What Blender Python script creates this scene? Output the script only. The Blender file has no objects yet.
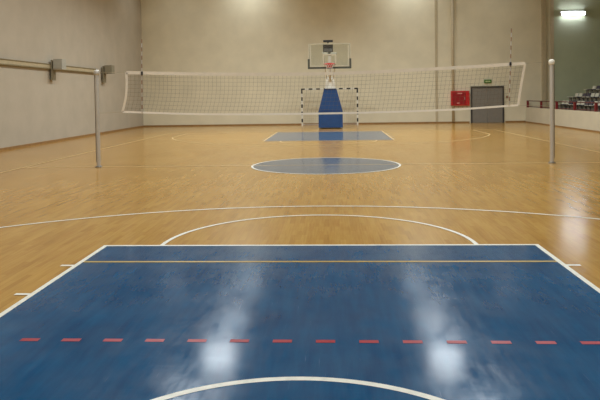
import bpy, bmesh, math, random
from mathutils import Vector, Matrix
random.seed(7)
scene = bpy.context.scene
COL = scene.collection
PI = math.pi

# ------------------------------------------------------------------ colours / materials
def lin(c):
    return tuple(((v / 255) / 12.92 if v / 255 <= 0.04045 else ((v / 255 + 0.055) / 1.055) ** 2.4) for v in c) + (1.0,)

class NT:
    def __init__(self, name):
        self.m = bpy.data.materials.new(name); self.m.use_nodes = True
        self.t = self.m.node_tree; self.b = self.t.nodes['Principled BSDF']
    def n(self, typ, **kw):
        nd = self.t.nodes.new(typ)
        for k, v in kw.items():
            if k in nd.inputs: nd.inputs[k].default_value = v
            else: setattr(nd, k, v)
        return nd
    def l(self, a, b): self.t.links.new(a, b)
    def coords(self, scale=(1, 1, 1), rot=(0, 0, 0)):
        tc = self.n('ShaderNodeTexCoord'); mp = self.n('ShaderNodeMapping')
        mp.inputs['Scale'].default_value = scale; mp.inputs['Rotation'].default_value = rot
        self.l(tc.outputs['Object'], mp.inputs['Vector']); return mp.outputs['Vector']
    def noise(self, vec, scale, detail=4, rough=0.55):
        nz = self.n('ShaderNodeTexNoise', Scale=scale, Detail=detail, Roughness=rough)
        self.l(vec, nz.inputs['Vector']); return nz.outputs['Fac']
    def ramp(self, fac, stops):
        r = self.n('ShaderNodeValToRGB'); e = r.color_ramp.elements
        while len(e) < len(stops): e.new(0.5)
        for el, (p, c) in zip(e, stops): el.position = p; el.color = c
        self.l(fac, r.inputs['Fac']); return r.outputs['Color']
    def mix(self, fac, a, b, mode='MIX'):
        m = self.n('ShaderNodeMix', data_type='RGBA', blend_type=mode)
        for sock, v in ((m.inputs[0], fac), (m.inputs[6], a), (m.inputs[7], b)):
            if hasattr(v, 'links') or hasattr(v, 'is_linked'): self.l(v, sock)
            else: sock.default_value = v
        return m.outputs[2]
    def math(self, op, a, b=0.0):
        m = self.n('ShaderNodeMath', operation=op)
        for i, v in enumerate((a, b)):
            if hasattr(v, 'is_linked'): self.l(v, m.inputs[i])
            else: m.inputs[i].default_value = v
        return m.outputs[0]

def simple(name, rgb, rough=0.6, metal=0.0, var=0.06, scale=6.0, spec=0.5):
    k = NT(name); c = lin(rgb)
    f = k.noise(k.coords(), scale)
    lo = tuple(x * (1 - var) for x in c[:3]) + (1,); hi = tuple(min(1, x * (1 + var)) for x in c[:3]) + (1,)
    k.l(k.ramp(f, [(0.3, lo), (0.7, hi)]), k.b.inputs['Base Color'])
    k.b.inputs['Roughness'].default_value = rough; k.b.inputs['Metallic'].default_value = metal
    k.b.inputs['Specular IOR Level'].default_value = spec
    return k.m

def emitter(name, rgb, strength):
    k = NT(name); c = lin(rgb)
    k.b.inputs['Base Color'].default_value = c
    k.b.inputs['Emission Color'].default_value = c
    k.b.inputs['Emission Strength'].default_value = strength
    return k.m

def plaster(name, rgb, scale=1.2, var=0.05):
    k = NT(name); c = lin(rgb); v = k.coords()
    f = k.noise(v, scale, 6); 
    lo = tuple(x * (1 - var) for x in c[:3]) + (1,); hi = tuple(min(1, x * (1 + var)) for x in c[:3]) + (1,)
    k.l(k.ramp(f, [(0.3, lo), (0.7, hi)]), k.b.inputs['Base Color'])
    k.b.inputs['Roughness'].default_value = 0.85; k.b.inputs['Specular IOR Level'].default_value = 0.2
    bp = k.n('ShaderNodeBump', Strength=0.05, Distance=0.01)
    k.l(k.noise(v, 60, 2), bp.inputs['Height']); k.l(bp.outputs['Normal'], k.b.inputs['Normal'])
    return k.m

def varnish(k, base_r=0.2, bump=0.012):
    """worn sports varnish: roughness streaks along the boards, tiny bump"""
    st = k.noise(k.coords((6.0, 0.7, 1)), 1.6, 5, 0.6)
    pt = k.noise(k.coords((1, 1, 1)), 0.55, 3)
    r = k.math('ADD', k.math('MULTIPLY', st, 0.10), k.math('MULTIPLY', pt, 0.08))
    k.l(k.math('ADD', r, base_r - 0.09), k.b.inputs['Roughness'])
    bp = k.n('ShaderNodeBump', Strength=bump, Distance=0.004)
    h = k.noise(k.coords((30.0, 9.0, 1), (0, 0, 0.4)), 1.5, 3)
    k.l(h, bp.inputs['Height']); k.l(bp.outputs['Normal'], k.b.inputs['Normal'])

def wood_floor():
    k = NT('parquet_boards')
    v = k.coords((1, 1, 1), (0, 0, PI / 2))
    br = k.n('ShaderNodeTexBrick', offset=0.43, offset_frequency=2, squash=1.0)
    br.inputs['Scale'].default_value = 1.0
    br.inputs['Color1'].default_value = (0, 0, 0, 1); br.inputs['Color2'].default_value = (1, 1, 1, 1)
    br.inputs['Mortar'].default_value = (0.35, 0.35, 0.35, 1)
    br.inputs['Mortar Size'].default_value = 0.0012; br.inputs['Bias'].default_value = 0.0
    br.inputs['Brick Width'].default_value = 0.48; br.inputs['Row Height'].default_value = 0.066
    k.l(v, br.inputs['Vector'])
    board = k.ramp(br.outputs['Color'], [(0.0, lin((150, 102, 40))), (0.4, lin((188, 142, 66))), (0.75, lin((208, 163, 84))), (1.0, lin((168, 114, 48)))])
    grain = k.noise(k.coords((26, 1.3, 1)), 1.5, 5, 0.65)
    c = k.mix(0.5, board, k.ramp(grain, [(0.3, lin((142, 98, 40))), (0.5, lin((190, 144, 68))), (0.72, lin((214, 171, 96)))]))
    big = k.noise(k.coords((1.0, 0.35, 1)), 1.1, 4)
    c = k.mix(0.4, c, k.ramp(big, [(0.3, lin((170, 120, 50))), (0.5, lin((190, 144, 68))), (0.72, lin((200, 158, 88)))]))
    streak = k.noise(k.coords((7.0, 0.9, 1)), 1.0, 3)
    c = k.mix(k.math('MULTIPLY', streak, 0.55), c, k.mix(1.0, c, (0.55, 0.5, 0.42, 1), 'MULTIPLY'))
    k.l(c, k.b.inputs['Base Color'])
    varnish(k, 0.19)
    k.b.inputs['Specular IOR Level'].default_value = 0.62
    return k.m

def court_paint(name='blue_court_paint', reflect_haze=0.0):
    k = NT(name)
    a = k.noise(k.coords((9, 0.9, 1)), 1.6, 5, 0.65)
    b = k.noise(k.coords((1.5, 1.5, 1), (0, 0, 0.6)), 1.3, 5, 0.6)
    c = k.mix(0.45, k.ramp(a, [(0.3, lin((8, 64, 104))), (0.7, lin((24, 90, 130)))]), k.ramp(b, [(0.3, lin((8, 62, 100))), (0.7, lin((28, 90, 130)))]))
    # thin pale scratches
    w = k.noise(k.coords((60, 2.2, 1), (0, 0, -0.35)), 1.0, 3, 0.7)
    sc = k.ramp(w, [(0.66, (0, 0, 0, 1)), (0.76, (1, 1, 1, 1))])
    w2 = k.noise(k.coords((2.6, 45, 1), (0, 0, 0.5)), 1.0, 3, 0.7)
    sc2 = k.ramp(w2, [(0.68, (0, 0, 0, 1)), (0.78, (1, 1, 1, 1))])
    c = k.mix(k.math('MULTIPLY', sc, 0.34), c, lin((130, 148, 172)))
    c = k.mix(k.math('MULTIPLY', sc2, 0.26), c, lin((120, 140, 168)))
    k.l(c, k.b.inputs['Base Color'])
    c = k.mix(reflect_haze, c, lin((112, 116, 122)))  # grey mixed into the colour as grazing-angle reflection haze
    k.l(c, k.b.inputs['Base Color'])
    m1 = k.noise(k.coords((22, 3.0, 1), (0, 0, -0.3)), 1.0, 6, 0.75)
    m2 = k.noise(k.coords((3.2, 2.4, 1), (0, 0, 0.5)), 1.0, 4, 0.6)
    m3 = k.noise(k.coords((3.0, 26, 1), (0, 0, 0.25)), 1.0, 5, 0.7)
    q = k.math('ADD', k.math('MULTIPLY', m1, 0.12), k.math('MULTIPLY', m2, 0.10))
    q = k.math('ADD', q, k.math('MULTIPLY', m3, 0.08))
    q = k.math('ADD', q, 0.155 - 0.17)
    k.l(k.math('MAXIMUM', q, 0.11), k.b.inputs['Roughness'])
    # dull scuffed film: weaker shine in worn patches
    k.l(k.math('MAXIMUM', 0.08, k.math('ADD', k.math('MULTIPLY', m1, 0.9), k.math('SUBTRACT', k.math('MULTIPLY', m2, 1.1), 0.67))), k.b.inputs['Specular IOR Level'])
    return k.m

def line_paint(name, rgb):
    k = NT(name); c = lin(rgb)
    f = k.noise(k.coords(), 14, 5, 0.7)
    lo = tuple(x * 0.78 for x in c[:3]) + (1,)
    k.l(k.ramp(f, [(0.25, lo), (0.55, c)]), k.b.inputs['Base Color'])
    k.b.inputs['Roughness'].default_value = 0.4
    return k.m

def glass_mat():
    k = NT('clear_acrylic')
    tr = k.n('ShaderNodeBsdfTransparent'); tr.inputs['Color'].default_value = (0.93, 0.95, 0.94, 1)
    gl = k.n('ShaderNodeBsdfGlossy'); gl.inputs['Roughness'].default_value = 0.05
    f = k.noise(k.coords(), 3.0)
    mx = k.n('ShaderNodeMixShader')
    k.l(k.math('MULTIPLY', f, 0.12), mx.inputs[0]); k.l(tr.outputs[0], mx.inputs[1]); k.l(gl.outputs[0], mx.inputs[2])
    k.l(mx.outputs[0], k.t.nodes['Material Output'].inputs['Surface'])
    return k.m

M = dict(
    wood=wood_floor(), blue_floor=court_paint(), blue_haze_tint=court_paint('blue_court_paint_haze_tint', 0.5),
    worn_line=line_paint('worn_line_paint', (216, 184, 128)),
    white_line=line_paint('white_line_paint', (232, 228, 214)),
    yellow_line=line_paint('yellow_line_paint', (186, 150, 62)),
    red_line=line_paint('red_line_paint', (164, 40, 52)),
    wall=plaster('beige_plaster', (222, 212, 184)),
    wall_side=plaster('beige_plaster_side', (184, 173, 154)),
    wall_low=plaster('cream_low_wall', (205, 194, 168)),
    green=plaster('olive_green_plaster', (182, 190, 162)),
    ceiling=plaster('white_ceiling', (205, 198, 180)),
    base=simple('wooden_baseboard', (150, 112, 66), 0.5, var=0.15),
    pipe=simple('beige_pipe_paint', (186, 171, 140), 0.6),
    pipe_dark=simple('dark_pipe_paint', (196, 181, 150), 0.6),
    steel=simple('brushed_aluminium', (196, 190, 180), 0.4, 0.35, 0.04),
    steel_dark=simple('dull_grey_metal', (120, 114, 104), 0.5, 0.4),
    white_paint=simple('white_enamel', (226, 220, 204), 0.45),
    tape_low=simple('pale_net_tape', (238, 230, 216), 0.8, var=0.04),
    tape=simple('white_net_tape', (222, 210, 190), 0.8, var=0.05),
    thread=simple('brown_net_thread', (112, 98, 74), 0.9),
    rope=simple('grey_rope', (165, 152, 128), 0.9),
    pad_blue=simple('blue_vinyl_padding', (26, 66, 116), 0.42, var=0.12, scale=3),
    pad_dark=simple('dark_blue_seam', (18, 34, 74), 0.6),
    orange=simple('orange_red_rim', (206, 62, 44), 0.45),
    black=simple('black_paint', (28, 26, 26), 0.6),
    board_pad=simple('dark_grey_board_padding', (78, 76, 62), 0.7),
    board_line=simple('white_board_marking', (200, 188, 160), 0.6),
    glass=glass_mat(),
    screen=simple('dark_display_screen', (66, 58, 60), 0.3),
    screen_low=simple('dim_grey_display', (104, 100, 98), 0.4),
    red_box=simple('red_enamel', (196, 20, 26), 0.45, var=0.1),
    red_deep=simple('deep_red_panel', (150, 12, 22), 0.4, var=0.12),
    pale_mark=simple('pale_sticker', (220, 150, 140), 0.6),
    door=simple('grey_door_paint', (128, 122, 112), 0.55, var=0.05),
    door_frame=simple('dark_grey_frame', (62, 58, 54), 0.55),
    sign_green=simple('green_sign_face', (72, 116, 44), 0.5),
    sign_mark=simple('pale_sign_mark', (196, 206, 150), 0.5),
    rail_red=simple('red_rail_paint', (124, 34, 36), 0.5, var=0.1),
    rail_dark=simple('dark_red_rail_paint', (92, 34, 30), 0.5, var=0.1),
    concrete=simple('grey_green_concrete', (104, 102, 80), 0.9, var=0.1, scale=2),
    seat_white=simple('white_seat_plastic', (190, 186, 168), 0.4),
    seat_navy=simple('navy_seat_plastic', (56, 52, 70), 0.4),
    grey_box=simple('grey_box_paint', (168, 164, 150), 0.6),
    grey_box_dark=simple('dark_grey_box_paint', (134, 126, 104), 0.6),
    rail_top=simple('trunking_paint', (180, 165, 132), 0.6),
    rail_lip=simple('trunking_edge_paint', (132, 118, 86), 0.7),
    tube=emitter('fluorescent_tube', (236, 240, 255), 28.0),
    housing=simple('lamp_housing', (200, 200, 196), 0.5),
    switch=simple('brown_switch_plastic', (120, 98, 52), 0.5),
)

# ------------------------------------------------------------------ mesh helpers
class MB:
    def __init__(self): self.bm = bmesh.new(); self.mi = 0
    def _f(self, vs):
        try:
            f = self.bm.faces.new(vs); f.material_index = self.mi; return f
        except ValueError: return None
    def box(self, lo, hi):
        x0, y0, z0 = lo; x1, y1, z1 = hi
        v = [self.bm.verts.new(p) for p in ((x0,y0,z0),(x1,y0,z0),(x1,y1,z0),(x0,y1,z0),(x0,y0,z1),(x1,y0,z1),(x1,y1,z1),(x0,y1,z1))]
        for q in ((3,2,1,0),(4,5,6,7),(0,1,5,4),(1,2,6,5),(2,3,7,6),(3,0,4,7)): self._f([v[i] for i in q])
        return self
    def hexa(self, pts):   # bottom 4 ccw, top 4 ccw
        v = [self.bm.verts.new(p) for p in pts]
        for q in ((3,2,1,0),(4,5,6,7),(0,1,5,4),(1,2,6,5),(2,3,7,6),(3,0,4,7)): self._f([v[i] for i in q])
        return self
    def quad(self, a, b, c, d):
        self._f([self.bm.verts.new(p) for p in (a, b, c, d)]); return self
    def tube(self, pts, r, n=10, closed=False, caps=True):
        pts = [Vector(p) for p in pts]; rings = []; N = len(pts)
        for i, p in enumerate(pts):
            if closed: t = pts[(i + 1) % N] - pts[i - 1]
            else: t = pts[min(i + 1, N - 1)] - pts[max(i - 1, 0)]
            t.normalize()
            a = Vector((0, 0, 1)) if abs(t.z) < 0.9 else Vector((1, 0, 0))
            u = t.cross(a).normalized(); w = t.cross(u)
            rr = r[i] if isinstance(r, (list, tuple)) else r
            rings.append([self.bm.verts.new(p + (u * math.cos(2*PI*k/n) + w * math.sin(2*PI*k/n)) * rr) for k in range(n)])
        for i in range(N if closed else N - 1):
            A = rings[i]; B = rings[(i + 1) % N]
            for k in range(n): self._f([A[k], A[(k+1) % n], B[(k+1) % n], B[k]])
        if caps and not closed:
            self._f(rings[0][::-1]); self._f(rings[-1])
        return self
    def lathe(self, prof, n=20, c=(0, 0)):
        rings = [[self.bm.verts.new((c[0] + r * math.cos(2*PI*k/n), c[1] + r * math.sin(2*PI*k/n), z)) for k in range(n)] for r, z in prof]
        for A, B in zip(rings, rings[1:]):
            for k in range(n): self._f([A[k], A[(k+1) % n], B[(k+1) % n], B[k]])
        self._f(rings[0][::-1]); self._f(rings[-1]); return self
    def arc(self, cx, cy, r0, r1, a0, a1, z, n=64):
        for i in range(n):
            s = a0 + (a1 - a0) * i / n; t = a0 + (a1 - a0) * (i + 1) / n
            P = lambda r, a: (cx + r * math.cos(a), cy + r * math.sin(a), z)
            self.quad(P(r0, s), P(r1, s), P(r1, t), P(r0, t))
        return self
    def bevel(self, w=0.01, seg=2):
        es = [e for e in self.bm.edges if len(e.link_faces) == 2 and e.calc_face_angle(0) > 0.6]
        bmesh.ops.bevel(self.bm, geom=es, offset=w, segments=seg, affect='EDGES', profile=0.6); return self
    def build(self, name, mats, parent=None, smooth=False, weld=False):
        if weld: bmesh.ops.remove_doubles(self.bm, verts=self.bm.verts, dist=1e-5)
        bmesh.ops.recalc_face_normals(self.bm, faces=self.bm.faces)
        me = bpy.data.meshes.new(name); self.bm.to_mesh(me); self.bm.free()
        for m in (mats if isinstance(mats, (list, tuple)) else [mats]): me.materials.append(m)
        if smooth:
            for p in me.polygons: p.use_smooth = True
        o = bpy.data.objects.new(name, me); COL.objects.link(o)
        if parent: 
            o.parent = parent
        return o

def tag(o, label=None, cat=None, group=None, kind=None):
    if label: o['label'] = label
    if cat: o['category'] = cat
    if group: o['group'] = group
    if kind: o['kind'] = kind
    return o
def empty(name, loc, label, cat, group=None):
    o = bpy.data.objects.new(name, None); COL.objects.link(o); o.location = loc; o.empty_display_size = 0.2
    return tag(o, label, cat, group)
def dup(root, loc):
    r = root.copy(); COL.objects.link(r); r.location = loc
    for ch in list(root.children):
        c = ch.copy(); COL.objects.link(c); c.parent = r
        for g in list(ch.children):
            d = g.copy(); COL.objects.link(d); d.parent = c
    return r

# ------------------------------------------------------------------ the hall
XL, XR, XB, YF, YN, ZC = -10.85, 11.03, 17.0, 21.1, -21.1, 9.2
XG = 12.6          # beige end wall turns green here
def struct(name, mb, mat, label, **k):
    o = mb.build(name, mat, **k); return tag(o, label, kind='structure')

fl = MB().box((XL - 0.2, YN - 0.2, -0.2), (XB + 0.2, YF + 0.2, 0))
floor = struct('floor', fl, M['wood'], 'varnished parquet sports hall floor with painted court markings')
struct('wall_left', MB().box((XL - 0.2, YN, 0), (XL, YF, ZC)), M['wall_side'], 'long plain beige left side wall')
struct('wall_far', MB().box((XL - 0.2, YF, 0), (XG, YF + 0.2, ZC)), M['wall'], 'beige end wall behind the far basket')
struct('wall_far_right', MB().box((XG, YF, 0), (XB + 0.2, YF + 0.2, ZC)), M['green'], 'olive green end wall beyond the spectator stand')
struct('wall_right', MB().box((XB, YN, 0), (XB + 0.2, YF, ZC)), M['green'], 'olive green wall behind the spectator stand')
struct('wall_near', MB().box((XL - 0.2, YN - 0.2, 0), (XB + 0.2, YN, ZC)), M['wall'], 'beige end wall behind the camera')
struct('wall_right_low', MB().box((XR, YN, 0), (XR + 0.15, YF, 0.84)), M['wall_low'], 'low cream wall in front of the spectator stand')
struct('ceiling', MB().box((XL - 0.2, YN - 0.2, ZC), (XB + 0.2, YF + 0.2, ZC + 0.2)), M['ceiling'], 'pale hall ceiling')
struct('baseboard_left', MB().box((XL, YN, 0), (XL + 0.02, YF - 0.02, 0.09)), M['base'], 'brown skirting along the left wall')
struct('baseboard_far', MB().box((XL + 0.02, YF - 0.02, 0), (7.9, YF, 0.09)), M['base'], 'brown skirting along the far wall')
struct('baseboard_far_right', MB().box((9.9, YF - 0.02, 0), (XR - 0.02, YF, 0.09)), M['base'], 'brown skirting right of the grey door')
struct('baseboard_right', MB().box((XR - 0.02, YN, 0), (XR, YF - 0.02, 0.06)), M['base'], 'brown skirting along the low right wall')
# vertical joint covers / pipes on the far wall
struct('trim_1', MB().box((6.0, YF - 0.03, 0.09), (6.14, YF, ZC)).bevel(0.008), M['pipe'], 'slim pale vertical strip on the far wall, left of the dark pipe')
struct('trim_2', MB().tube([(6.98, YF - 0.08, 0.09), (6.98, YF - 0.08, ZC)], 0.075, 12), M['pipe_dark'], 'dark vertical pipe on the far wall', smooth=True)
struct('trim_3', MB().box((11.92, YF - 0.16, 0.0), (12.14, YF, ZC)).bevel(0.01), M['pipe'], 'vertical beige pilaster at the right end of the far wall')
struct('trim_4', MB().box((12.42, YF - 0.05, 0.0), (XG, YF, ZC)), M['pipe_dark'], 'dark vertical edge strip beside the green wall')

# floor markings: thin coats of paint, parts of the floor
L = 0.05; Z1, Z2 = 0.002, 0.004
def mark(name, mb, mat, label=None):
    o = mb.build(name, M[mat], floor, weld=True)
    if label: o['label'] = label
    return o
def rect(x0, y0, x1, y1, z): return MB().quad((x0, y0, z), (x1, y0, z), (x1, y1, z), (x0, y1, z))
for s in (-1, 1):
    where = 'near' if s < 0 else 'far'
    y0, y1 = sorted((s * 8.2, s * 14.0))
    mark('painted_key', rect(-2.42, y0 + .02, 2.42, y1 - .02, Z1), ('blue_floor' if s < 0 else 'blue_haze_tint'), 'blue painted free throw lane of the %s basket' % where)
    for t in (-1, 1):
        x0, x1 = sorted((t * 2.4, t * 2.45)); mark('lane_line', rect(x0, y0, x1, y1, Z2), ('white_line' if s < 0 else 'worn_line'), 'white side line of the %s blue lane' % where)
        for ym in (9.07, 10.0, 10.85, 12.1):
            xa, xb = sorted((t * 2.45, t * 2.58)); mark('lane_tick', rect(xa, s * ym - .025, xb, s * ym + .025, Z2), 'white_line', 'short white tick beside the %s blue lane' % where)
    ya, yb = sorted((s * 8.2, s * 8.25))
    mark('free_throw_line', rect(-2.4, ya, 2.4, yb, Z2), ('white_line' if s < 0 else 'worn_line'), 'white free throw line of the %s blue lane' % where)
    # free-throw semicircle, three-point line, base line
    a0 = 0 if s < 0 else PI
    mark('free_throw_arc', MB().arc(0, s * 8.2, 1.75, 1.8, a0, a0 + PI, Z2, 48), ('white_line' if s < 0 else 'worn_line'), 'white half circle beyond the %s free throw line' % where)
    R = 6.75; cy = s * 12.425; xs = 6.6; da = math.acos(xs / R)
    mb = MB().arc(0, cy, R - L, R, a0 + da, a0 + PI - da, Z2, 120)
    ye = cy - s * math.sin(da) * R
    for t in (-1, 1):
        xa, xb = sorted((t * xs, t * (xs - L))); q0, q1 = sorted((ye, s * 14.0))
        mb.quad((xa, q0, Z2), (xb, q0, Z2), (xb, q1, Z2), (xa, q1, Z2))
    mark('three_point_line', mb, ('white_line' if s < 0 else 'worn_line'), 'white three point arc around the %s basket' % where)
    ya, yb = sorted((s * 14.0, s * 14.05))
    mark('base_line', rect(-7.55, ya, 7.55, yb, Z2), 'worn_line', 'white base line at the %s end of the court' % where)
    xa, xb = sorted((s * 7.5, s * 7.55))
    mark('side_line', rect(xa, -14, xb, 14, Z2), 'worn_line', 'white side line on the %s of the court' % ('left' if s < 0 else 'right'))
mark('center_disc', MB().lathe([(1.76, Z1 - .001), (1.76, Z1)], 96), 'blue_haze_tint', 'blue painted centre circle under the net')
mark('center_ring', MB().arc(0, 0, 1.75, 1.8, 0, 2 * PI, Z2, 96), 'white_line', 'white ring around the blue centre circle')
mark('center_line', rect(-7.5, -.025, 7.5, .025, Z2 + .001), 'worn_line', 'white line across the middle of the court')
mark('restricted_arc', MB().arc(0, -12.87, 1.25, 1.3, 0.12, PI - 0.12, Z2, 64), 'white_line', 'white arc under the near basket')
mark('yellow_end_line', rect(-2.4, -8.955, 2.4, -8.905, Z2), 'yellow_line', 'thin yellow line across the near blue lane')
mark('handball_goal_line', rect(-1.58, 20.0, 1.58, 20.05, Z2), 'white_line', 'white line between the far goal posts')
for i in range(16):
    x = -2.245 + 0.2965 * i
    mark('red_dash', rect(x - .066, -11.045, x + .066, -10.995, Z2), 'red_line', 'red dash of the broken line across the near blue lane')

# ------------------------------------------------------------------ door, fittings on the far wall
dr = tag(empty('door_1', (8.9, YF, 0), 'grey double door with dark frame in the far wall', None), kind='structure')
dx = 0.93
f = MB(); f.box((-dx - .0, -0.06, 0), (-dx + .09, 0, 2.07)); f.box((dx - .09, -0.06, 0), (dx, 0, 2.07)); f.box((-dx + .09, -0.06, 1.97), (dx - .09, 0, 2.07))
f.build('door_frame', M['door_frame'], dr)
for s in (-1, 1):
    a, b = sorted((s * .004, s * (dx - .09)))
    lf = MB().box((a, -0.04, 0.01), (b, -0.005, 1.965)).build('door_leaf', M['door'], dr)
    h = MB().tube([(s * .07, -.04, 1.03), (s * .07, -.085, 1.03), (s * .17, -.085, 1.03)], 0.011, 8).build('handle', M['steel_dark'], lf)

cb = empty('fire_hose_cabinet', (7.365, YF - .022, 0.99), 'red wall cabinet left of the grey door', 'cabinet')
MB().box((-.51, -.16, 0), (.51, 0, .83)).bevel(.012).build('body', M['red_box'], cb)
cd = MB().box((-.44, -.175, .07), (.3, -.158, .75)).bevel(.006).build('door', M['red_deep'], cb)
MB().tube([(.24, -.175, .34), (.24, -.2, .34), (.24, -.2, .46), (.24, -.175, .46)], .01, 8).build('handle', M['steel'], cd)
MB().box((.33, -.175, .07), (.46, -.158, .75)).bevel(.006).build('side_panel', M['red_box'], cb)
MB().box((-.16, -.18, .66), (.1, -.174, .72)).build('sticker', M['pale_mark'], cd)
MB().box((-.2, -.18, .12), (-.04, -.174, .17)).build('sticker', M['pale_mark'], cd)

ex = empty('exit_sign', (8.93, YF, 2.24), 'small green sign above the grey door', 'sign')
MB().box((-.2, -.07, 0), (.2, 0, .2)).bevel(.01).build('housing', M['sign_green'], ex)
MB().box((-.09, -.075, .075), (.13, -.069, .125)).hexa([(-.15,-.075,.1),(-.09,-.075,.05),(-.09,-.069,.05),(-.15,-.069,.1),(-.15,-.075,.101),(-.09,-.075,.15),(-.09,-.069,.15),(-.15,-.069,.101)]).build('arrow', M['sign_mark'], ex)

sw = empty('light_switch', (10.0, YF, 1.38), 'small brown switch box on the wall right of the grey door', 'switch')
MB().box((-.06, -.035, 0), (.06, 0, .13)).bevel(.008).build('plate', M['switch'], sw)
MB().box((-.025, -.045, .04), (.025, -.034, .09)).build('rocker', M['pale_mark'], sw)

# wall lamp on the green wall
wl = empty('fluorescent_lamp', (13.6, YF, 5.98), 'glowing white fluorescent lamp high on the green wall', 'lamp')
MB().box((-.68, -.1, -.02), (.68, 0, .2)).bevel(.01).build('housing', M['housing'], wl)
MB().tube([(-.64, -.15, .06), (.64, -.15, .06)], .085, 14).build('tube', M['tube'], wl, smooth=False)
for s in (-1, 1): MB().box((s * .66 - .02, -.25, -.04), (s * .66 + .02, -.1, .16)).bevel(.006).build('end_cap', M['housing'], wl)

# ------------------------------------------------------------------ left wall fittings
tk = empty('cable_trunking', (XL + .022, 5.3, 2.86), 'long beige wall rail with two dark edges on the left wall', 'rail')
MB().box((0, -9, .035), (.05, 8.55, .175)).build('channel', M['rail_top'], tk)
MB().tube([(.05, -9, .02), (.05, 8.55, .02)], .03, 8).build('edge_tube', M['rail_lip'], tk)
MB().tube([(.05, -9, .19), (.05, 8.55, .19)], .022, 8).build('edge_tube', M['rail_lip'], tk)
def wall_box(y, zc, mat, label):
    t = empty('wall_box', (XL, y, zc), label, 'wall box', 'grey boxes on the left wall')
    MB().box((0.085, -.16, -.62), (.14, .16, .17)).bevel(.01).build('bracket', M['grey_box_dark'], t)
    MB().box((.14, -.05, -.03), (.2, .05, .05)).build('arm', M['steel_dark'], t)
    b = MB().box((.2, -.2, -.2), (.55, .2, .2)).bevel(.025, 3).build('case', M[mat], t)
    MB().box((.23, -.215, -.16), (.52, -.199, .16)).bevel(.01).build('front_panel', M[mat], b)
    # stand-offs to the wall on the bracket's ends
    return t
b1 = wall_box(9.05, 3.05, 'grey_box', 'pale grey box over the rail on the left wall, nearer the camera')
MB().box((0, -.1, -.62), (.09, .1, -.5)).build('spacer', M['grey_box_dark'], b1)
b2 = wall_box(14.6, 3.07, 'grey_box_dark', 'darker grey box on the left wall past the end of the rail')
MB().box((0, -.1, -.62), (.09, .1, -.5)).build('spacer', M['grey_box_dark'], b2)

# ------------------------------------------------------------------ volleyball posts, net, antennas
def post(x, h, label):
    t = empty('net_post', (x, 0, 0), label, 'post', 'volleyball net posts')
    MB().lathe([(.047, 0.0), (.047, h - .1)], 18).build('pole', M['steel'], t, smooth=False)
    MB().lathe([(.05, h - .13), (.066, h - .11), (.072, h - .07), (.066, h - .03), (.045, h - .008), (.015, h)], 18).build("cap", M["white_paint" if x > 0 else "steel"], t)
    MB().lathe([(.085, 0.0), (.085, .015), (.062, .03)], 18).build('floor_sleeve', M['steel_dark'], t)
    s = 1 if x < 0 else -1
    MB().tube([(-s * .05, 0.0, .12), (-s * .05, 0.0, h - .12)], .016, 8).build('track', M['steel_dark'], t)
    return t
post(-5.59, 2.40, 'slim grey metal volleyball post at the left end of the net')
post(5.37, 2.46, 'slim grey metal volleyball post at the right end, with pale knob top')

def interp(pts, x):
    n = len(pts)
    for i in range(n - 1):
        if x <= pts[i + 1][0] or i == n - 2:
            (x0, y0), (x1, y1) = pts[i], pts[i + 1]
            m = lambda j: ((pts[min(j+1, n-1)][1] - pts[max(j-1, 0)][1]) / (pts[min(j+1, n-1)][0] - pts[max(j-1, 0)][0]))
            t = (x - x0) / (x1 - x0); h = x1 - x0
            return (2*t**3-3*t*t+1)*y0 + (t**3-2*t*t+t)*h*m(i) + (-2*t**3+3*t*t)*y1 + (t**3-t*t)*h*m(i+1)
TOP = [(0.0, 2.315), (0.215, 2.245), (0.52, 2.21), (0.82, 2.295), (1.0, 2.375)]
BOT = [(0.0, 1.355), (0.215, 1.27), (0.52, 1.25), (0.82, 1.295), (1.0, 1.385)]
def netpt(u, v):   # u 0..1 left to right, v 0 bottom .. 1 top
    zt, zb = interp(TOP, u), interp(BOT, u)
    xl = -4.965 + .115 * v + 0.05 * math.sin(PI * v); xr = 4.585 + .165 * v
    x = xl + (xr - xl) * u
    return Vector((x, 0.04 * math.sin(u * 9.0) * math.sin(PI * v), zb + (zt - zb) * v))
NC = Vector((-.13, 0, 0))
net = empty('volleyball_net', NC, 'wide sagging volleyball net with white tapes strung across the court', 'net')
NU, NV = 95, 10
SUB = 2
mb = MB(); th = 0.0035
for j in range(1, NV):
    v = j / NV
    for i in range(NU):
        a, b = netpt(i / NU, v) - NC, netpt((i + 1) / NU, v) - NC
        o = Vector((0, 0, th / 2)); mb.quad(a - o, b - o, b + o, a + o)
for i in range(1, NU):
    for j in range(NV):
        a, b = netpt(i / NU, j / NV) - NC, netpt(i / NU, (j + 1) / NV) - NC
        o = Vector((th / 2, 0, 0)); mb.quad(a - o, a + o, b + o, b - o)
mb.build('mesh', M['thread'], net)
def band(name, fn, w, n=60, vert=False, mat='tape'):
    m = MB(); 
    for i in range(n):
        a, b = fn(i / n) - NC, fn((i + 1) / n) - NC
        o = Vector((w / 2, 0, 0)) if vert else Vector((0, 0, w / 2))
        q = Vector((0, .006, 0))
        m.hexa([a - o - q, b - o - q, b - o + q, a - o + q, a + o - q, b + o - q, b + o + q, a + o + q] if not vert else
               [a - o - q, a + o - q, a + o + q, a - o + q, b - o - q, b + o - q, b + o + q, b - o + q])
    return m.build(name, M[mat], net)
band('top_tape', lambda t: netpt(t, 1), .078)
band('bottom_tape', lambda t: netpt(t, 0), .045, mat='tape_low')
band('side_tape', lambda t: netpt(0, t), .055, 12, True)
band('side_tape', lambda t: netpt(1, t), .055, 12, True)
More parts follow.
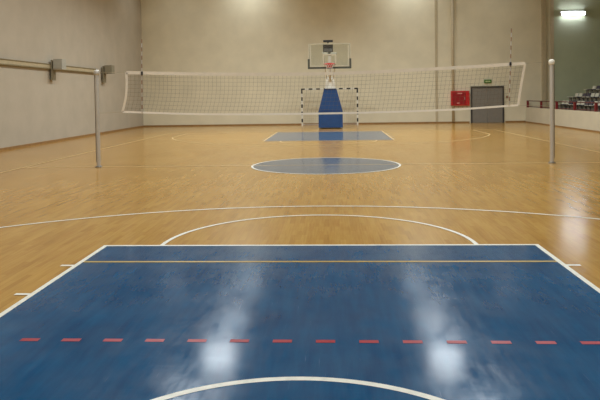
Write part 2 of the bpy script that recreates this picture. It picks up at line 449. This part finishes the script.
for (u, px, zz) in ((0, -5.59, ((1, 2.33), (0, 1.33))), (1, 5.37, ((1, 2.40), (0, 1.36)))):
    for v, z in zz:
        a = netpt(u, v) - NC; s = -1 if u == 0 else 1
        MB().tube([a, Vector((px - s * .055, 0, z)) - NC], .004, 6).build('rope', M['rope'], net)

def antenna(x0, z0, x1, z1, label):
    t = empty('net_antenna', (x0, -.035, z0), label, 'antenna', 'striped net antennas')
    d = Vector((x1 - x0, 0, z1 - z0)); n = 18; m = MB()
    for i in range(n):
        m.mi = i % 2
        m.tube([d * (i / n), d * ((i + 1) / n)], .013, 8)
    m.build('rod', [M['steel'], M['rod_dark']], t)
    m = MB(); c = d * 0.54; m.box((c.x - .02, -.022, c.z - .04), (c.x + .02, .022, c.z + .04)); m.build('clip', M['black'], t)
M['rod_dark'] = simple('dull_red_brown_rod_band', (136, 104, 80), 0.6)
antenna(-4.47, 1.32, -4.44, 3.12, 'striped antenna rod upright on the left end of the net')
antenna(4.37, 1.39, 4.43, 3.2, 'striped antenna rod upright on the right end of the net')

# ------------------------------------------------------------------ handball goal
gl = empty('handball_goal', (0, 20.0, 0), 'black and white striped handball goal behind the blue basket stand', 'goal')
def striped(p, q, n, first, name, parent):
    p, q = Vector(p), Vector(q); m = MB(); d = q - p
    ax = [i for i in range(3) if abs(d[i]) > 1e-6][0]
    for i in range(n):
        a, b = p + d * (i / n), p + d * ((i + 1) / n)
        lo = [min(a[k], b[k]) - (0 if k == ax else .04) for k in range(3)]
        hi = [max(a[k], b[k]) + (0 if k == ax else .04) for k in range(3)]
        m.mi = (i + first) % 2; m.box(lo, hi)
    return m.build(name, [M['white_paint'], M['black']], parent)
for s in (-1, 1): striped((s * 1.54, 0, 0), (s * 1.54, 0, 2.0), 10, 0, 'goal_post', gl)
striped((-1.58, 0, 2.04), (1.58, 0, 2.04), 15, 1, 'crossbar', gl)
for s in (-1, 1):
    MB().tube([(s * 1.54, .04, 2.0), (s * 1.54, .55, 1.95), (s * 1.54, .85, .03)], .015, 8).build('rear_support', M['steel'], gl)
MB().tube([(-1.54, .85, .03), (1.54, .85, .03)], .015, 8).build('ground_bar', M['steel'], gl)
def goal_net():
    m = MB(); w = .002
    n = 26
    for i in range(n + 1):
        x = -1.53 + 3.06 * i / n
        pts = [(x, .04, 2.0), (x, .55, 1.95), (x, .85, .04)]
        for a, b in zip(pts, pts[1:]): m.quad((a[0]-w, a[1], a[2]), (a[0]+w, a[1], a[2]), (b[0]+w, b[1], b[2]), (b[0]-w, b[1], b[2]))
    for k in range(1, 17):
        t = k / 17; y = .55 + .3 * t; z = 1.95 - 1.91 * t
        m.quad((-1.53, y, z - w), (1.53, y, z - w), (1.53, y, z + w), (-1.53, y, z + w))
    return m.build('net', M['rope'], gl)
goal_net()

# ------------------------------------------------------------------ basketball stand
hp = empty('basketball_stand', (0.06, 16.6, 0), 'tall basketball hoop on a blue padded stand at the far end', 'basketball hoop')
# wheeled base frame
MB().box((-.5, .06, .03), (.5, 2.2, .12)).bevel(.01).build('base_frame', M['steel_dark'], hp)
for sx in (-1, 1):
    for y in (.25, 2.0): MB().tube([(sx * .4 - .03, y, .05), (sx * .4 + .03, y, .05)], .05, 14).build('wheel', M['black'], hp)
lowp = MB().hexa([(-.61, 0, .06), (.61, 0, .06), (.61, 1.5, .06), (-.61, 1.5, .06), (-.61, 0, .9), (.61, 0, .9), (.56, 1.5, .9), (-.56, 1.5, .9)]).bevel(.04, 3).build('base_padding', M['pad_blue'], hp)
MB().hexa([(-.6, .01, .9), (.6, .01, .9), (.5, .75, .9), (-.5, .75, .9), (-.315, .02, 2.0), (.315, .02, 2.0), (.3, .5, 2.0), (-.3, .5, 2.0)]).bevel(.03, 3).build('mast_padding', M['pad_blue'], hp)
MB().box((-.612, -.004, .885), (.612, .02, .905)).build('seam', M['pad_dark'], lowp)
MB().box((-.31, .0, 1.97), (.31, .5, 2.02)).bevel(.01).build('padding_edge', M['pad_dark'], hp)
MB().hexa([(-.28, .05, 2.0), (.28, .05, 2.0), (.24, .42, 2.0), (-.24, .42, 2.0), (-.19, .05, 2.6), (.19, .05, 2.6), (.19, .4, 2.6), (-.19, .4, 2.6)]).bevel(.015).build('mast', M['white_paint'], hp)
MB().tube([(0, .2, 2.4), (0, -3.5, 3.12)], .06, 12).build('arm', M['white_paint'], hp)
for s in (-1, 1): MB().tube([(s * .15, .35, 2.45), (s * .3, -3.52, 3.6)], .03, 8).build('stay', M['white_paint'], hp)
# backboard, plane at local y = -3.8
by = -3.8; z0, z1 = 2.9, 3.98
bd = MB().box((-.9, by, z0), (.9, by + .02, z1)).build('backboard', M['glass'], hp)
fr = MB(); fr.box((-.93, by + .0, z1 - .05), (.93, by + .05, z1)); fr.box((-.93, by, z0 + .3), (-.88, by + .05, z1 - .05)); fr.box((.88, by, z0 + .3), (.93, by + .05, z1 - .05))
fr.build('frame', M['board_line'], bd)
pd = MB(); pd.box((-.96, by - .03, z0 - .04), (.96, by + .07, z0 + .045)); pd.box((-.96, by - .03, z0 + .045), (-.875, by + .07, z0 + .4)); pd.box((.875, by - .03, z0 + .045), (.96, by + .07, z0 + .4))
pd.build('padding', M['board_pad'], bd)
ln = MB()
for lo, hi in (((-.3, z0 + .16), (-.25, z0 + .6)), ((.25, z0 + .16), (.3, z0 + .6)), ((-.25, z0 + .55), (.25, z0 + .6)),
               ((-.875, z0 + .06), (.875, z0 + .1)), ((-.86, z0 + .1), (-.82, z1 - .07)), ((.82, z0 + .1), (.86, z1 - .07))):
    ln.box((lo[0], by - .006, lo[1]), (hi[0], by - .001, hi[1]))
ln.build('target_lines', M['board_line'], bd)
rim = MB().tube([(.225 * math.cos(2*PI*i/32), by - .4 + .225 * math.sin(2*PI*i/32), 3.05) for i in range(32)], .018, 8, closed=True)
rim.box((-.14, by - .18, 3.0), (.14, by - .03, 3.1)).box((-.1, by - .05, 2.9), (.1, by - .031, 3.06))
rm = rim.build('rim', M['orange'], hp)
nm = MB()
for i in range(12):
    for sg in (-1, 1):
        pts = []
        for k in range(6):
            t = k / 5; r = .22 * (1 - t) + .075 * t + (-.03) * math.sin(PI * t); a = 2*PI*(i + sg * k * .5) / 12
            pts.append((r * math.cos(a), by - .4 + r * math.sin(a), 3.04 - .42 * t))
        nm.tube(pts, .004, 4)
nm.build('rim_net', M['tape'], rm)
sc = MB().box((-.28, by + .08, 3.6), (.16, by + .2, 3.98)).bevel(.01).box((-.27, by + .08, 4.04), (.16, by + .2, 4.13)).box((-.09, by + .12, 3.9), (-.03, by + .16, 4.08)).build('shot_clock', M['black'], hp)
sc['label'] = 'dark shot clock with two panels at the top of the backboard'
MB().box((-.25, by + .07, 3.8), (.13, by + .082, 3.95)).build('upper_screen', M['screen'], sc)
MB().box((-.25, by + .07, 3.62), (.13, by + .082, 3.76)).build('lower_screen', M['screen_low'], sc)
MB().box((-.3, by + .02, 3.52), (.3, by + .06, 3.58)).box((-.3, by + .02, 3.06), (.3, by + .06, 3.12)).box((-.06, by + .02, 3.06), (.06, by + .06, 3.58)).build('mounting_plate', M['white_paint'], hp)

# ------------------------------------------------------------------ spectator stand on the right
st = MB(); rise, run = 0.36, 0.66
prof = [(XR + .18, 0), (XR + .18, .62)]
x, z = 12.1, .62
for i in range(5):
    prof += [(x, z), (x, z + rise)]; x += run; z += rise
prof += [(XB - .03, z), (XB - .03, 0)]
YE = 18.1
vs0 = [st.bm.verts.new((p[0], YN + .03, p[1])) for p in prof]; vs1 = [st.bm.verts.new((p[0], YE, p[1])) for p in prof]
st._f(vs0); st._f(vs1[::-1])
for i in range(len(prof)): 
    j = (i + 1) % len(prof); st._f([vs0[i], vs0[j], vs1[j], vs1[i]])
tag(st.build('spectator_stand', M['concrete']), 'stepped grey concrete spectator stand behind the red railing', 'stand')

rl = empty('stand_railing', (XR + .07, 11, .84), 'red railing along the top of the low wall on the right', 'railing')
MB().tube([(0, -32, .37), (0, 10.05, .37)], .022, 8).build('top_rail', M['rail_dark'], rl)
MB().tube([(0, -32, .05), (0, 10.05, .05)], .018, 8).build('bottom_rail', M['rail_dark'], rl)
for i in range(18):
    y = 9.93 - 2.32 * i
    p = MB().box((-.05, y - .05, 0), (.05, y + .05, .36)).bevel(.008).build('railing_post', M['rail_red'], rl)

def seat_proto(mat):
    t = empty('stadium_seat', (0, 0, 0), 'x', 'seat')
    m = MB()
    m.hexa([(-.22, -.2, .03), (.2, -.2, 0), (.2, .2, 0), (-.22, .2, .03), (-.22, -.21, .06), (.2, -.2, .035), (.2, .2, .035), (-.22, .21, .06)]).bevel(.012)
    m.build('seat_pan', M[mat], t)
    MB().hexa([(.17, -.2, .02), (.21, -.2, .02), (.21, .2, .02), (.17, .2, .02), (.23, -.18, .22), (.26, -.18, .22), (.26, .18, .22), (.23, .18, .22)]).bevel(.012).build('backrest', M[mat], t)
    MB().box((-.12, -.15, -.4), (-.08, .15, .01)).box((.08, -.15, -.4), (.12, .15, .01)).build('support', M['steel_dark'], t)
    return t
ORD = ['first', 'second', 'third', 'fourth', 'fifth', 'sixth', 'seventh', 'eighth', 'ninth', 'tenth', 'eleventh', 'twelfth', 'thirteenth', 'fourteenth']
ROW = ['front', 'second', 'third', 'fourth']
protos = {}
for r in range(3):
    n = [12, 11, 6][r]
    for k in range(n):
        col = 'white' if ((k + [0, 0, 1][r]) // 2) % 2 == 0 else 'navy'
        loc = (11.75 + run * r, YE - .3 - .5 * k - [0, 0, .5][r], .62 + rise * r + .4)
        if col not in protos: protos[col] = seat_proto('seat_' + col); o = protos[col]; o.location = loc
        else: o = dup(protos[col], loc)
        o['label'] = '%s plastic stand seat in the %s row, %s from the far end' % (col, ROW[r], ORD[k])
        o['group'] = 'plastic seats on the spectator stand'

# ------------------------------------------------------------------ lamps under the ceiling and added corner fills
def lamp(x, y, e, size=1.5, spread=180):
    ld = bpy.data.lights.new('ceiling_lamp_or_fill', 'AREA'); ld.shape = 'DISK'; ld.size = size; ld.spread = math.radians(spread); ld.energy = e
    ld.color = (.86, .95, 1.0)
    o = bpy.data.objects.new('ceiling_lamp_or_fill', ld); COL.objects.link(o); o.location = (x, y, 8.75)
for y, e in ((19.5, 76), (13.6, 290), (9.6, 290), (3.5, 290), (-1.5, 270), (-6.5, 225), (-11.5, 180), (-17.0, 160)):
    for x in (-4.5, 4.5): lamp(x, y, e, 1.4, 143 if 5 < y < 16 else 152 if y > 16 else 180)
for x in (-8.6, 9.2): lamp(x, 18.6, 36, 1.4, 150)  # added fill lights to lift the dark far corners, no lamps known there

# ------------------------------------------------------------------ world + camera
w = bpy.data.worlds.new('World'); scene.world = w; w.use_nodes = True
w.node_tree.nodes['Background'].inputs[0].default_value = (.5, .5, .5, 1); w.node_tree.nodes['Background'].inputs[1].default_value = .2

F, CY, PITCH, YAW, ROLL = 634.87, 113.02, .0274, .0526, .0148
pos = Vector((.2018, -15.329, 1.6893))
sy, cy_ = math.sin(YAW), math.cos(YAW); sp, cp = math.sin(PITCH), math.cos(PITCH); sr, cr = math.sin(ROLL), math.cos(ROLL)
right = Vector((cy_, sy, 0)); fh = Vector((-sy, cy_, 0)); up0 = Vector((0, 0, 1))
fwd = fh * cp - up0 * sp; up = fh * sp + up0 * cp
R_ = right * cr - up * sr; U_ = right * sr + up * cr
cam = bpy.data.cameras.new('camera'); cam.sensor_width = 36; cam.sensor_fit = 'HORIZONTAL'; cam.lens = F / 600 * 36
cam.shift_y = -(200 - CY) / 600; cam.clip_start = .05
co = bpy.data.objects.new('camera', cam); COL.objects.link(co)
B = -fwd
co.matrix_world = Matrix(((R_.x, U_.x, B.x, pos.x), (R_.y, U_.y, B.y, pos.y), (R_.z, U_.z, B.z, pos.z), (0, 0, 0, 1)))
scene.camera = co
scene.view_settings.view_transform = 'Standard'
scene.view_settings.look = 'None'
